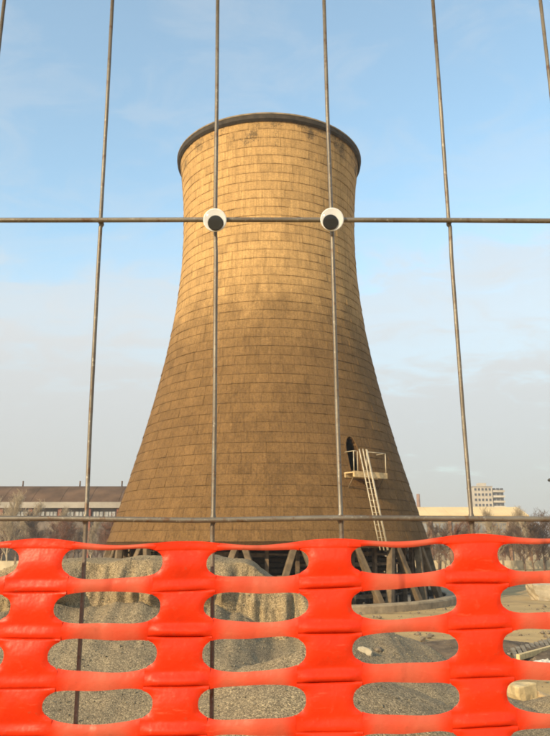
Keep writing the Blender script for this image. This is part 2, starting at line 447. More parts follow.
    for lev in range(13):
        z = 0.25 + lev * 0.26
        for k in range(24):
            a = 2 * PI * k / 24; b = 2 * PI * (k + 1) / 24
            for r in (7.6, 5.6, 3.4):
                if rnd.random() < 0.1: continue
                mb.bar((r * math.cos(a), r * math.sin(a), z + rnd.uniform(-0.05, 0.05)), (r * math.cos(b), r * math.sin(b), z + rnd.uniform(-0.05, 0.05)), 0.04, 0.17)
    mb.build('inner_fill_slats', M_wood, T, 'stuff')
    MB().lathe([(0.0, 3.75), (8.3, 3.75), (8.3, 3.9), (0.0, 3.9)], 48, closed=False, smooth=False).build('fill_deck', M_wood, T)

    # hatch frame
    def spt(a, z, off): r = RAD(z) + off; return Vector((r * math.cos(a), r * math.sin(a), z))
    ol = []
    zc = hz0 + 1.1
    for i in range(6): ol.append((-1, hz0 + (zc - hz0) * i / 6))
    path = [(-hw, hz0 + 1.1 * i / 5) for i in range(5)]
    path += [(-hw * math.cos(th), zc + (hz1 - zc) * math.sin(th)) for th in [PI * j / 16 for j in range(17)]]
    path += [(hw, zc - 1.1 * i / 5) for i in range(1, 6)]
    V = []; Fc = []
    for (s, z) in path:
        nx = s / hw; up = max(0, (z - zc) / (hz1 - zc))
        for (o_, g) in ((-0.26, -0.01), (0.045, -0.01), (0.045, 0.07), (-0.05, 0.07)):
            zz = z + g * up; ss = s + g * nx
            V.append(spt(a_h + ss / RAD(zz), zz, o_))
    for i in range(len(path) - 1):
        for j in range(4):
            j2 = (j + 1) % 4; Fc.append((i * 4 + j, i * 4 + j2, (i + 1) * 4 + j2, (i + 1) * 4 + j))
    Fc += [(0, 1, 2, 3), tuple((len(path) - 1) * 4 + j for j in (3, 2, 1, 0))]
    MB().add(V, Fc).build('hatch_frame', M_pan, T)
    # dark landing chamber behind the hatch
    # access platform
    za = hz0 - 0.12
    pl = empty('access_platform', (0, 0, 0)); pl.parent = T
    def loc(s, out, z):
        r = RAD(hz0) + out; a = a_h
        c, s_ = math.cos(a), math.sin(a)
        return Vector((r * c - s * s_, r * s_ + s * c, z))
    def lbox(s0, s1, o0, o1, z0, z1):
        P = [loc(s, o, z) for z in (z0, z1) for (s, o) in ((s0, o0), (s1, o0), (s1, o1), (s0, o1))]
        return P, [(0, 3, 2, 1), (4, 5, 6, 7), (0, 1, 5, 4), (1, 2, 6, 5), (2, 3, 7, 6), (3, 0, 4, 7)]
    S0, S1, OUT = -0.86, 1.36, 0.80
    for q in range(8):
        o0 = -0.12 + q * (OUT + 0.12) / 8
        MB().add(*lbox(S0, S1, o0 + 0.008, o0 + (OUT + 0.12) / 8 - 0.008, za - 0.06, za + rnd.uniform(-.006, .006))).build('deck_board', M_deck, pl)
    for o0 in (0.05, OUT - 0.06):
        MB().add(*lbox(S0, S1, o0, o0 + 0.09, za - 0.26, za - 0.065)).build('beam', M_deck, pl)
    MB().add(*lbox(S0 - 0.0, S1, OUT + 0.035, OUT + 0.075, za - 0.28, za + 0.02)).build('fascia_board', M_deck, pl)
    for s in (S0 + 0.1, S1 - 0.1):
        MB().tube([loc(s, OUT - 0.1, za - 0.2), loc(s, -0.1 , za - 1.2)], 0.03, 6).build('brace', M_col, pl)
    lg = (-0.58, 0.04)         # ladder gap in the railing
    for s in (S0 + 0.03, lg[0], lg[1], S1 - 0.03):
        MB().tube([loc(s, OUT, za - 0.05), loc(s, OUT, za + 1.05)], 0.024, 6).build('railing_post', M_steel, pl)
    for z in (1.05,):
        MB().tube([loc(S0 + 0.03, 0.1, za + z), loc(S0 + 0.03, OUT, za + z), loc(lg[0], OUT, za + z)], 0.022, 6).build('handrail', M_steel, pl)
        MB().tube([loc(lg[1], OUT, za + z), loc(S1 - 0.03, OUT, za + z), loc(S1 - 0.03, 0.1, za + z)], 0.022, 6).build('handrail', M_steel, pl)
    # ladder with side hoops running down to the ground
    ld = empty('ladder', (0, 0, 0)); ld.parent = T
    top_o, bot_o = OUT + 0.10, OUT + 1.45
    zt_, zb_ = za + 1.15, 2.85
    def lad(s, z, extra=0.0):
        f = (zt_ - z) / (zt_ - zb_); return loc(s, top_o + (bot_o - top_o) * f + extra, z)
    for s in (lg[0] + 0.05, lg[0] + 0.20, lg[1] - 0.20, lg[1] - 0.05):
        ex = 0.0 if s in (lg[0] + 0.05, lg[1] - 0.05) else 0.10
        MB().tube([lad(s, zt_, ex), lad(s, zb_, ex)], 0.030, 6).build('ladder_rail', M_steel, ld)
    k = 0
    while zb_ + 0.3 + k * 0.30 < zt_ - 1.0:
        z = zb_ + 0.3 + k * 0.30; k += 1
        MB().tube([lad(lg[0] + 0.05, z), lad(lg[1] - 0.05, z)], 0.015, 5).build('rung', M_steel, ld)
    return T
build_tower()

# ------------------------------------------------------------------ heaps of gravel
def gravel_mat(name, c1, c2, c3, scale=55.0):
    m = bpy.data.materials.new(name); m.use_nodes = True; t = m.node_tree; b = t.nodes['Principled BSDF']
    g = N(t, 'ShaderNodeNewGeometry').outputs['Position']
    vo = N(t, 'ShaderNodeTexVoronoi'); setin(vo, Scale=scale); t.links.new(g, vo.inputs['Vector'])
    sc = N(t, 'ShaderNodeSeparateColor'); t.links.new(vo.outputs['Color'], sc.inputs[0])
    n1 = noise_(t, g, 1.3, 6, 0.6, 0.5); n2 = noise_(t, g, 14.0, 5, 0.7)
    c = mixc(t, ramp_(t, n1, [(0.35, 0.0), (0.62, 1.0)]), c1, c2)
    c = mixc(t, math_(t, 'MULTIPLY', ramp_(t, n2, [(0.4, 0.0), (0.7, 1.0)]), 0.5), c, c3)
    k = ramp_(t, sc.outputs[0], [(0.0, 0.45), (0.55, 0.95), (0.9, 1.35), (1.0, 1.9)])
    c = mixc(t, 1.0, c, k, 'MULTIPLY')
    t.links.new(c, b.inputs['Base Color']); setin(b, Roughness=0.93); b.inputs['Specular IOR Level'].default_value = 0.2
    bn = N(t, 'ShaderNodeBump'); setin(bn, Strength=0.7, Distance=0.010)
    hgt = math_(t, 'SUBTRACT', math_(t, 'MULTIPLY', n2, 0.6), vo.outputs['Distance'])
    t.links.new(hgt, bn.inputs['Height']); t.links.new(bn.outputs[0], b.inputs['Normal'])
    return m
M_gravel = gravel_mat('fine_grey_gravel', (0.245, 0.180, 0.105), (0.295, 0.222, 0.128), (0.18, 0.135, 0.086), 75.0)
M_bank = gravel_mat('caked_sand', (0.31, 0.228, 0.125), (0.225, 0.166, 0.098), (0.36, 0.27, 0.15), 90.0)

M_stone = mat('grey_brown_stones', (0.20, 0.165, 0.11), 0.9, var=0.6, vscale=9.0)
def interp(x, tab):
    if x <= tab[0][0]: return tab[0][1]
    for (a, p), (b, q) in zip(tab, tab[1:]):
        if x <= b:
            f = (x - a) / (b - a); f = f * f * (3 - 2 * f); return p + (q - p) * f
    return tab[-1][1]
def strew(o, faces_zone, count, seed, smin, smax, material):
    """loose stones lying on a heap, too many to count"""
    r = random.Random(seed); me = o.data; V = []; Fc = []
    base = [Vector(p) for p in ((1, 0, 0), (-1, 0, 0), (0, 1, 0), (0, -1, 0), (0, 0, 1), (0, 0, -1))]
    tri = [(0, 2, 4), (2, 1, 4), (1, 3, 4), (3, 0, 4), (2, 0, 5), (1, 2, 5), (3, 1, 5), (0, 3, 5)]
    polys = [p for p in me.polygons if faces_zone(p.center)]
    wts = np.cumsum([p.area for p in polys]); tot = wts[-1]
    for _ in range(count):
        p = polys[int(np.searchsorted(wts, r.random() * tot))]; vs_ = [me.vertices[i].co for i in p.vertices]
        a, b_ = r.random(), r.random(); c = vs_[0].lerp(vs_[1], a).lerp(vs_[3].lerp(vs_[2], a), b_)
        s_ = smin + (smax - smin) * r.random() ** 5; b = len(V)
        q = Matrix.Rotation(r.uniform(0, 6), 3, 'Z') @ Matrix.Rotation(r.uniform(0, 6), 3, 'X')
        V += [tuple(q @ (v * s_ * r.uniform(0.6, 1.2)) + c + Vector((0, 0, s_ * 0.25))) for v in base]; Fc += [tuple(b + e for e in f) for f in tri]
    MB().add(V, Fc).build('loose_stones', material, o, 'stuff')
def fb(x, y, z=0.0, o=4): return noise.fractal((x, y, z), 1.0, 2.0, o)
def build_bank():
    crest = [(-8.5, 0.6), (-6.6, 1.7), (-5.2, 2.45), (-4.3, 2.78), (-3.0, 2.83), (-1.4, 2.86), (-0.6, 2.80), (0.1, 2.45), (0.9, 2.02), (1.7, 1.68), (2.6, 1.32), (3.4, 0.85), (4.4, 0.30), (5.2, 0.0)]
    xs = list(np.arange(-8.5, 5.3, 0.032)); V = []; zone = []
    prof_n = (44, 30, 16, 12)
    for x in xs:
        H = interp(x, crest) + 0.035 * fb(x * 1.5, 3.1) + 0.012 * fb(x * 6, 7.7)
        cl = smooth(-6.0, -4.6, x) * (1 - smooth(0.1, 1.0, x))             # how much of an eroded cliff there is
        tal = H - (0.78 + 0.12 * fb(x * 0.9, 5.5)) * cl - 0.03 * (1 - cl)
        fl = 0.0
        rg = abs(noise.noise((x * 2.4, 2.2, 0.3))) * 2.6
        rg2 = abs(noise.noise((x * 4.6, 9.2, 0.3))) * 2.4
        fl = 0.30 * rg + 0.30 * rg2 - 0.1
        y_cl = 12.45 + 0.25 * fb(x * 0.35, 1.0)
        y_toe = y_cl - 5.4
        z_toe = ground_z(x, y_toe) - 0.15
        pts = []
        n0, n1, n2, n3 = prof_n
        for i in range(n0):                                                 # talus
            f = i / n0; y = y_toe + (y_cl - y_toe) * f
            z = z_toe + (tal - z_toe) * (f ** 1.18)
            z += 0.05 * fb(x * 0.8, y * 0.8) + 0.018 * fb(x * 3.5, y * 3.5, 3.0)
            z += cl * 0.10 * smooth(0.6, 1.0, f) * rg
            y -= cl * 0.30 * fl * smooth(0.75, 1.0, f)
            pts.append((y, z, 0))
        for i in range(n1):                                                 # eroded face, scalloped
            f = i / n1
            z = tal + (H - tal) * f
            bulge = fl * (1 - f ** 2.5) * 0.9 + 0.10 * fb(x * 2.5, z * 2.6, 5.0) * (1 - f) + 0.15 * fb(x * 6.5, z * 1.3, 8.0) * (1 - f ** 4)
            y = y_cl + 0.42 * cl * f - cl * bulge * smooth(-0.05, 0.5, f) - cl * 0.30 * fl * (1 - smooth(-0.05, 0.5, f))
            y += 0.30 * (1 - cl) * f
            z += 0.03 * fb(x * 5, z * 5, 2.0) * (1 - f)
            pts.append((y, z, 1))
        yt = y_cl + 0.42 * cl + 0.30 * (1 - cl)
        for i in range(n2):                                                 # top
            f = i / n2; y = yt + 2.2 * f
            pts.append((y, H + 0.04 * math.sin(f * PI) + 0.03 * fb(x * 1.8, y * 1.8), 1))
        for i in range(n3 + 1):
            f = i / n3; y = yt + 2.2 + 4.5 * f
            pts.append((y, H * (1 - f) - 0.2 * f + 0.04 * fb(x, y) * (1 - f), 0))
        V += [(x, y, z) for y, z, _ in pts]; zone.append([q for _, _, q in pts])
    m = len(zone[0]); Fc = []; mi = []
    for i in range(len(xs) - 1):
        for j in range(m - 1):
            Fc.append((i * m + j, (i + 1) * m + j, (i + 1) * m + j + 1, i * m + j + 1)); mi.append(1 if zone[i][j] and xs[i] < 0.9 + 0.3 * fb(j * 0.2, 1.0) else 0)
    mb = MB(); mb.add(V, Fc, True); o = mb.build('gravel_heap', M_gravel)
    o.data.materials.append(M_bank); o.data.polygons.foreach_set('material_index', mi)
    strew(o, lambda c: c.y < 13.5 and -6.5 < c.x < 4.5, 9000, 3, 0.006, 0.024, M_stone)
    tag(o, 'long bank of caked sand and grey gravel with fluted face before the cooling tower', 'gravel heap')
build_bank()
def cone_heap(cx, cy, R, H, label, sx=1.0, seed=0.0, material=None):
    V = []; n, rr = 120, 60
    zb = ground_z(cx, cy)
    for j in range(rr + 1):
        f = j / rr
        for k in range(n):
            a = 2 * PI * k / n
            rad = R * f * (1 + 0.12 * noise.noise((math.cos(a) * 1.2, math.sin(a) * 1.2, seed)))
            x = cx + rad * math.cos(a) * sx; y = cy + rad * math.sin(a)
            hh = H * (math.sqrt((1 - f) ** 2 + 0.012) - 0.11 * f)
            z = zb * (1 - f) + ground_z(x, y) * f + hh - 0.12 * f + 0.05 * fb(x * 1.1, y * 1.1, seed) * (1 - f * 0.5) + 0.015 * fb(x * 5, y * 5, seed)
            V.append((x, y, z))
    Fc = [(j * n + k, (j + 1) * n + k, (j + 1) * n + (k + 1) % n, j * n + (k + 1) % n) for j in range(rr) for k in range(n)]
    o = MB().add(V, Fc, True).build('gravel_heap', material or M_gravel)
    strew(o, lambda c: True, 3500, int(seed), 0.005, 0.020, M_stone)
    tag(o, label, 'gravel heap'); return o
cone_heap(0.3, 8.0, 3.3, 1.05, 'low smooth mound of fine gravel nearest the fence, low in the middle', 1.0, 2.0)
cone_heap(4.6, 12.4, 2.6, 0.62, 'small grey gravel mound right of the middle, behind the low near mound', 1.2, 6.0)
cone_heap(6.0, 22.5, 3.0, 0.5, 'low brown earth mound beside the tower basin at the right', 1.6, 9.0, mat('brown_earth', (0.13, 0.09, 0.055), 0.95, var=0.5, vscale=2.5, bump=0.8, bscale=10))

# loose stones
def rock_mesh(seed, m, n=2, flat=0.8):
    import bmesh
    bm = bmesh.new(); bmesh.ops.create_icosphere(bm, subdivisions=n, radius=0.5)
    r = random.Random(seed)
    for _ in range(7):
        d = Vector((r.gauss(0, 1), r.gauss(0, 1), r.gauss(0, 1))).normalized(); k = r.uniform(0.28, 0.42)
        for v in bm.verts:
            e = v.co.dot(d) - k
            if e > 0: v.co -= d * e
    for v in bm.verts: v.co *= 1 + 0.08 * noise.noise(v.co * 3 + Vector((seed, 0, 0)))
    for v in bm.verts: v.co.z *= flat
    me = bpy.data.meshes.new('stone'); bm.to_mesh(me); bm.free(); me.materials.append(m); return me

# ------------------------------------------------------------------ site clutter on the right
def ground_at(px, py):
    """point on the ground seen at a pixel of the photograph"""
    d = ray(px, py); t = 4.0 / d.y
    for _ in range(4000):
        p = d * t; z = CAMZ + p.z
        if z <= ground_z(p.x, p.y): return Vector((p.x, p.y, ground_z(p.x, p.y)))
        t += 0.02 / d.y
    return Vector((p.x, p.y, 0))
def clutter():
    M_tim = mat('sawn_timber', (0.60, 0.44, 0.21), 0.75, var=0.25, vscale=8, stretch=(1, 6, 1))
    M_old = mat('grey_timber', (0.20, 0.165, 0.12), 0.85, var=0.4, vscale=6)
    M_sto = mat('pale_sandstone', (0.56, 0.42, 0.22), 0.9, var=0.3, vscale=5, bump=0.6, bscale=12)
    M_dst = mat('dark_fieldstone', (0.20, 0.155, 0.105), 0.9, var=0.4, vscale=5, bump=0.6)
    M_film = mat('crumpled_film', (0.60, 0.55, 0.46), 0.45, var=0.35, vscale=5, bump=0.8, bscale=6)
    M_conc = mat('block_concrete', (0.47, 0.39, 0.27), 0.9, var=0.25, vscale=2, bump=0.4)
    # timber frame with leaning slats
    g = ground_at(528, 661); rz = 0.85
    t = empty('timber_frame', (g.x, g.y, g.z), rz)
    tag(t, 'timber frame of grey slats behind a yellow plank, on the ground at the right edge', 'timber frame')
    bevel(MB().box((-0.75, -0.10, 0.10), (2.2, 0.0, 0.25)).build('front_plank', M_tim, t), 0.01, 1)
    bevel(MB().box((-0.3, 0.36, 0.0), (2.6, 0.46, 0.20)).build('back_rail', M_old, t), 0.01, 1)
    for k in range(9):
        x = -0.62 + k * 0.33
        MB().bar((x, 0.02, 0.10), (x + 0.70, 0.46, 0.27), 0.11, 0.06).build('slat', M_old, t)
    # plastic film
    g2 = ground_at(530, 667); V = []; n = 26
    for j in range(n + 1):
        for i in range(n + 1):
            x = -0.7 + 2.6 * i / n; y = -0.35 + 0.8 * j / n
            V.append((x, y, 0.05 + 0.10 * abs(fb(x * 3, y * 4, 1.0)) + 0.05 * fb(x * 9, y * 9, 2.0)))
    o = MB().add(V, [(j * (n + 1) + i, j * (n + 1) + i + 1, (j + 1) * (n + 1) + i + 1, (j + 1) * (n + 1) + i) for j in range(n) for i in range(n)]).build('plastic_film', M_film, loc=g2)
    sd = o.modifiers.new('solid', 'SOLIDIFY'); sd.thickness = 0.012
    tag(o, 'crumpled pale plastic film lying in front of the yellow plank', 'film')
    # broken pale blocks
    def block(px, py, size, rot, label, seed, m=M_sto, name='broken_block'):
        g = ground_at(px, py)
        import bmesh
        bm = bmesh.new(); bmesh.ops.create_cube(bm, size=1.0)
        bmesh.ops.subdivide_edges(bm, edges=bm.edges[:], cuts=3, use_grid_fill=True)
        r = random.Random(seed)
        for v in bm.verts:
            v.co.x *= size[0] * (1 + 0.18 * v.co.z); v.co.y *= size[1]; v.co.z = (v.co.z + 0.5) * size[2]
            v.co += Vector((noise.noise(v.co * 4 + Vector((seed, 0, 0))), noise.noise(v.co * 4 + Vector((0, seed, 0))), noise.noise(v.co * 4 + Vector((0, 0, seed))))) * 0.07 * min(size) / 0.4
        me = bpy.data.meshes.new(name); bm.to_mesh(me); bm.free(); me.materials.append(m)
        o = link(name, me, loc=(g.x, g.y, g.z - 0.03)); o.rotation_euler = rot
        bevel(o, 0.025, 2); tag(o, label, 'block'); return o
    block(527, 713, (0.46, 0.34, 0.55), (0.0, -0.10, 0.35), 'large pale yellow broken block low at the right edge', 3)
    block(545, 717, (0.30, 0.28, 0.42), (0.1, 0.15, -0.3), 'smaller brown broken block leaning beside the large pale block', 8, mat('brown_sandstone', (0.42, 0.29, 0.15), 0.9, var=0.3, vscale=5, bump=0.6))
    block(534, 717, (0.07, 0.06, 0.34), (0.0, 0.12, 0.1), 'thin pale splinter standing between the two broken blocks', 12, M_tim)
    block(558, 600, (3.2, 1.2, 0.95), (0, 0, 0.12), 'pale concrete block on the sandy ground at the right edge', 17, M_conc, 'concrete_block')
    # stones
    for i, (px, py, s, lab) in enumerate(((365, 652, 0.20, 'pale rounded stone on the gravel just right of the third orange band'),
                                          (379, 651, 0.16, 'dark brown stone next to the pale stone right of the third orange band'),
                                          (418, 655, 0.10, 'small pale stone on the brown soil left of the fourth orange band'))):
        g = at(px, py, 11.2) if i < 2 else ground_at(px, py)
        if i < 2:
            dg = bpy.context.evaluated_depsgraph_get()
            o0 = Vector((0, 0, CAMZ)); hit = scene.ray_cast(dg, o0, ray(px, py).normalized()); g = hit[1] if hit[0] else g
        o = link('stone', rock_mesh(i + 3, M_conc if i != 1 else M_dst), loc=g); o.scale = (s * 1.3, s, s); o.rotation_euler = (0.2 * i, 0.3, i)
        tag(o, lab, 'stone')
    # scattered pebbles and clods over the ground, too many to count
    r = random.Random(11); V = []; Fc = []
    base = [Vector(p) for p in ((1, 0, 0), (-1, 0, 0), (0, 1, 0), (0, -1, 0), (0, 0, 1), (0, 0, -1))]
    tri = [(0, 2, 4), (2, 1, 4), (1, 3, 4), (3, 0, 4), (2, 0, 5), (1, 2, 5), (3, 1, 5), (0, 3, 5)]
    for _ in range(2600):
        y = r.uniform(13, 40); x = r.uniform(-0.45, 0.48) * y * 0.9
        if math.hypot(x - TX, y - TY) < 11.2: continue
        s = 0.02 + 0.13 * r.random() ** 6; b = len(V); z = ground_z(x, y)
        q = Matrix.Rotation(r.uniform(0, 6), 3, 'Z') @ Matrix.Rotation(r.uniform(0, 6), 3, 'X')
        V += [tuple(q @ (p * s * r.uniform(0.6, 1.2)) + Vector((x, y, z + s * 0.3))) for p in base]; Fc += [tuple(b + e for e in f) for f in tri]
    o = MB().add(V, Fc).build('scattered_stones', M_dst, kind='stuff'); o['label'] = 'small loose stones scattered over the sandy ground'; o['category'] = 'stones'
clutter()

# ------------------------------------------------------------------ background
def hall_left():
    Y = 150.0
    M_roof = mat('rusty_sheet_roof', (0.115, 0.066, 0.038), 0.95, spec=0.1, var=0.4, vscale=0.25, stretch=(1, 1, 1))
    M_fas = mat('grey_fascia', (0.33, 0.29, 0.24), 0.85, var=0.2, vscale=0.4)
    M_wall = mat('dim_wall', (0.16, 0.125, 0.10), 0.9, var=0.4, vscale=0.3)
    M_pil = mat('red_brick_pier', (0.24, 0.085, 0.05), 0.9, var=0.35, vscale=0.8)
    M_pane = mat('pale_pane', (0.30, 0.30, 0.30), 0.35, var=0.4, vscale=0.5)
    M_dark = mat('dark_opening', (0.03, 0.026, 0.022), 0.9)
    z_r = at(60, 486, Y + 8).z; z_e = at(60, 502, Y).z; z_f = at(60, 508, Y - 0.4).z
    x0, x1 = -110.0, -14.0
    t = empty('factory_hall', (x0, Y, 0)); tag(t, 'long low factory hall with dark brown roof behind bare trees at the left', 'factory')
    L = x1 - x0
    nb = 16; bw = L / nb
    MB().box((0, 0.6, 0), (L, 20, z_e - 0.3)).build('wall', M_wall, t)
    for k in range(nb):                                   # roof in sheets, a low vault
        V = []
        for i in range(7):
            f = i / 6; y = -0.4 + 9 * f; z = z_e + (z_r - z_e) * math.sin(f * PI / 2) + 0.0
            V += [(k * bw + 0.04, y, z), ((k + 1) * bw - 0.04, y, z)]
        for i in range(7):
            f = i / 6; y = 8.6 + 9 * f; z = z_e + (z_r - z_e) * math.cos(f * PI / 2)
            V += [(k * bw + 0.04, y, z), ((k + 1) * bw - 0.04, y, z)]
        o = MB().add(V, [(2 * i, 2 * i + 1, 2 * i + 3, 2 * i + 2) for i in range(13)]).build('roof_sheet', M_roof, t)
        sd = o.modifiers.new('solid', 'SOLIDIFY'); sd.thickness = 0.15; sd.offset = -1
    MB().box((-0.5, -0.6, z_f), (L + 0.5, 0.0, z_e - 0.02)).build('fascia', M_fas, t)
    for k in range(nb + 1):
        MB().box((k * bw - 0.35, -0.1, 0), (k * bw + 0.35, 0.62, z_f - 0.02)).build('pier', M_pil, t)
    r = random.Random(2)
    for k in range(nb):
        for q in range(2):
            a = k * bw + 0.6 + q * (bw - 0.9) / 2; b = a + (bw - 1.8) / 2
            w = MB().box((a, 0.42, z_f - 2.6), (b, 0.597, z_f - 0.7)).build('window', M_pane, t)
            for s in (1, 2): MB().box((a + (b - a) * s / 3 - 0.05, 0.36, z_f - 2.6), (a + (b - a) * s / 3 + 0.05, 0.417, z_f - 0.7)).build('glazing_bar', M_dark, w)
        if r.random() < 0.6:
            a = k * bw + 1.0; MB().box((a, 0.40, 0), (a + bw * 0.55, 0.597, z_f - 3.6)).build('door', M_dark if r.random() < .5 else M_pil, t)
    for px in (23, 80, 122):
        b_ = at(px, 486, Y + 8)
        MB().tube([(b_.x - x0, 8, z_r - 0.1), (b_.x - x0, 8, z_r + 1.1)], 0.16, 8).build('roof_vent', M_roof, t)
def warehouse_right():
    Y = 135.0
    M_roof = mat('pale_metal_roof', (0.72, 0.51, 0.24), 0.6, var=0.12, vscale=0.3)
    M_wall = mat('cream_wall', (0.25, 0.205, 0.15), 0.9, var=0.25, vscale=0.3)
    M_pane = mat('dusty_pane', (0.24, 0.24, 0.24), 0.3, var=0.5, vscale=0.5)
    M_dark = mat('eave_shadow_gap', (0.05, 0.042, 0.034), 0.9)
    M_pil = mat('brown_pier', (0.27, 0.15, 0.085), 0.9, var=0.3, vscale=0.8)
    z_r = at(450, 507, Y + 6).z; z_e = at(450, 515.5, Y).z
    xa = 14.0; xb = at(528, 512, Y).x
    t = empty('warehouse', (xa, Y, 0)); tag(t, 'low warehouse with pale yellow roof and window band at the right of the tower', 'warehouse')
    L = xb - xa; nb = 9; bw = L / nb
    MB().box((0, 0.5, 0), (L, 14, z_e - 0.6)).build('wall', M_wall, t)
    for k in range(nb):
        V = []
        for (y, z) in ((-0.5, z_e), (6.0, z_r), (14.5, z_e)):
            drop = 0.0
            V += [(k * bw + 0.02, y, z), ((k + 1) * bw - 0.02, y, z)]
        o = MB().add(V, [(0, 1, 3, 2), (2, 3, 5, 4)]).build('roof_sheet', M_roof, t)
        sd = o.modifiers.new('solid', 'SOLIDIFY'); sd.thickness = 0.22; sd.offset = -1
    MB().box((0, 0.2, z_e - 0.95), (L, 0.5, z_e - 0.3)).build('eave_shade_strip', M_dark, t)  # near-black strip paints in the shade under the eave
    for k in range(nb + 1): MB().box((k * bw - 0.25, 0.1, 0), (k * bw + 0.25, 0.497, z_e - 0.97)).build('pier', M_pil, t)
    for k in range(nb):
        for q in range(2):
            a = k * bw + 0.45 + q * (bw - 0.7) / 2; b = a + (bw - 1.3) / 2
            for lv in (0, 1):
                z0 = z_e - 3.0 - lv * 3.0
                w = MB().box((a, 0.40, z0), (b, 0.497, z0 + 1.6)).build('window', M_pane, t)
                MB().box(((a + b) / 2 - 0.05, 0.34, z0), ((a + b) / 2 + 0.05, 0.397, z0 + 1.6)).build('glazing_bar', M_wall, w)
def apartment():
    Y = 420.0
    M_w = mat('beige_render', (0.44, 0.38, 0.30), 0.9, var=0.15, vscale=0.1)
    M_w2 = mat('grey_render', (0.30, 0.27, 0.24), 0.9, var=0.2, vscale=0.1)
    M_win = mat('dark_window', (0.055, 0.055, 0.06), 0.3)
    M_bal = mat('pale_balcony', (0.54, 0.48, 0.39), 0.9, var=0.15, vscale=0.2)
    a = at(473, 487, Y); b = at(503.5, 487, Y); W = b.x - a.x; H = a.z
    t = empty('apartment_block', (a.x, Y, 0)); tag(t, 'tall beige apartment block with balconies rising beyond the warehouse roof', 'building')
    nf = int(H / 2.9)
    MB().box((0, 0, 0), (W * 0.62, 14, H)).build('wall', M_w, t)
    MB().box((W * 0.62 + 0.05, 1.2, 0), (W, 13, H - 1.0)).build('wall', M_w2, t)
    MB().box((-0.3, -0.3, H + 0.01), (W * 0.62 + 0.3, 14.3, H + 0.6)).build('roof', M_w2, t)
    MB().box((W * 0.25, 4, H + 0.62), (W * 0.5, 9, H + 2.6)).build('lift_housing', M_w, t)
    for i in range(max(0, nf - 8), nf):
        z = i * H / nf
        for k in range(5):
            x = 0.6 + k * (W * 0.62 - 0.6) / 5
            w = MB().box((x, -0.06, z + 0.9), (x + 1.25, -0.004, z + 2.3)).build('window', M_win, t)
            MB().box((x - 0.1, -0.2, z + 0.75), (x + 1.35, -0.065, z + 0.89)).build('sill', M_bal, w)
        for k in range(3):
            x = W * 0.62 + 0.3 + k * W * 0.125
            MB().box((x + 0.2, 1.1, z + 0.3), (x + 1.9, 1.19, z + 2.4)).build('window', M_win, t)
        o = MB().box((W * 0.64, -0.2, z), (W + 0.4, 1.08, z + 0.18)).build('balcony', M_bal, t)
        MB().box((W * 0.64, -0.24, z + 0.19), (W + 0.4, -0.14, z + 1.1)).build('parapet', M_w if i % 2 else M_bal, o)
def chimney():
    a = at(418, 494, 330.0)
    o = MB().lathe([(1.1, 0), (0.75, a.z), (0.55, a.z), (0.9, 0)], 16, closed=True).build('chimney', mat('chimney_brick', (0.26, 0.15, 0.10), 0.9, vscale=0.5), loc=(a.x, 330, 0))
    tag(o, 'thin brown chimney stack rising over the warehouse roof next to the tower', 'chimney')
hall_left(); warehouse_right(); apartment(); chimney()

def boundary():
    M_p = mat('wall_panel_concrete', (0.50, 0.41, 0.27), 0.9, var=0.2, vscale=0.8)
    M_q = mat('wall_post_concrete', (0.22, 0.16, 0.11), 0.9, var=0.2, vscale=0.8)
    for (x0, x1, y, lab) in ((-62, -13, 92, 'low pale concrete panel wall along the far road at the left'), (13, 62, 96, 'low pale concrete panel wall with brown posts at the right')):
        t = empty('boundary_wall', (x0, y, 0)); tag(t, lab, 'wall')
        n = int((x1 - x0) / 2.6); w = (x1 - x0) / n
        for k in range(n):
            MB().box((k * w + 0.12, -0.06, 0.05), ((k + 1) * w - 0.12, 0.06, 1.15)).build('panel', M_p, t)
            MB().box((k * w - 0.11, -0.12, 0), (k * w + 0.11, 0.12, 1.65)).build('post', M_q, t)
boundary()

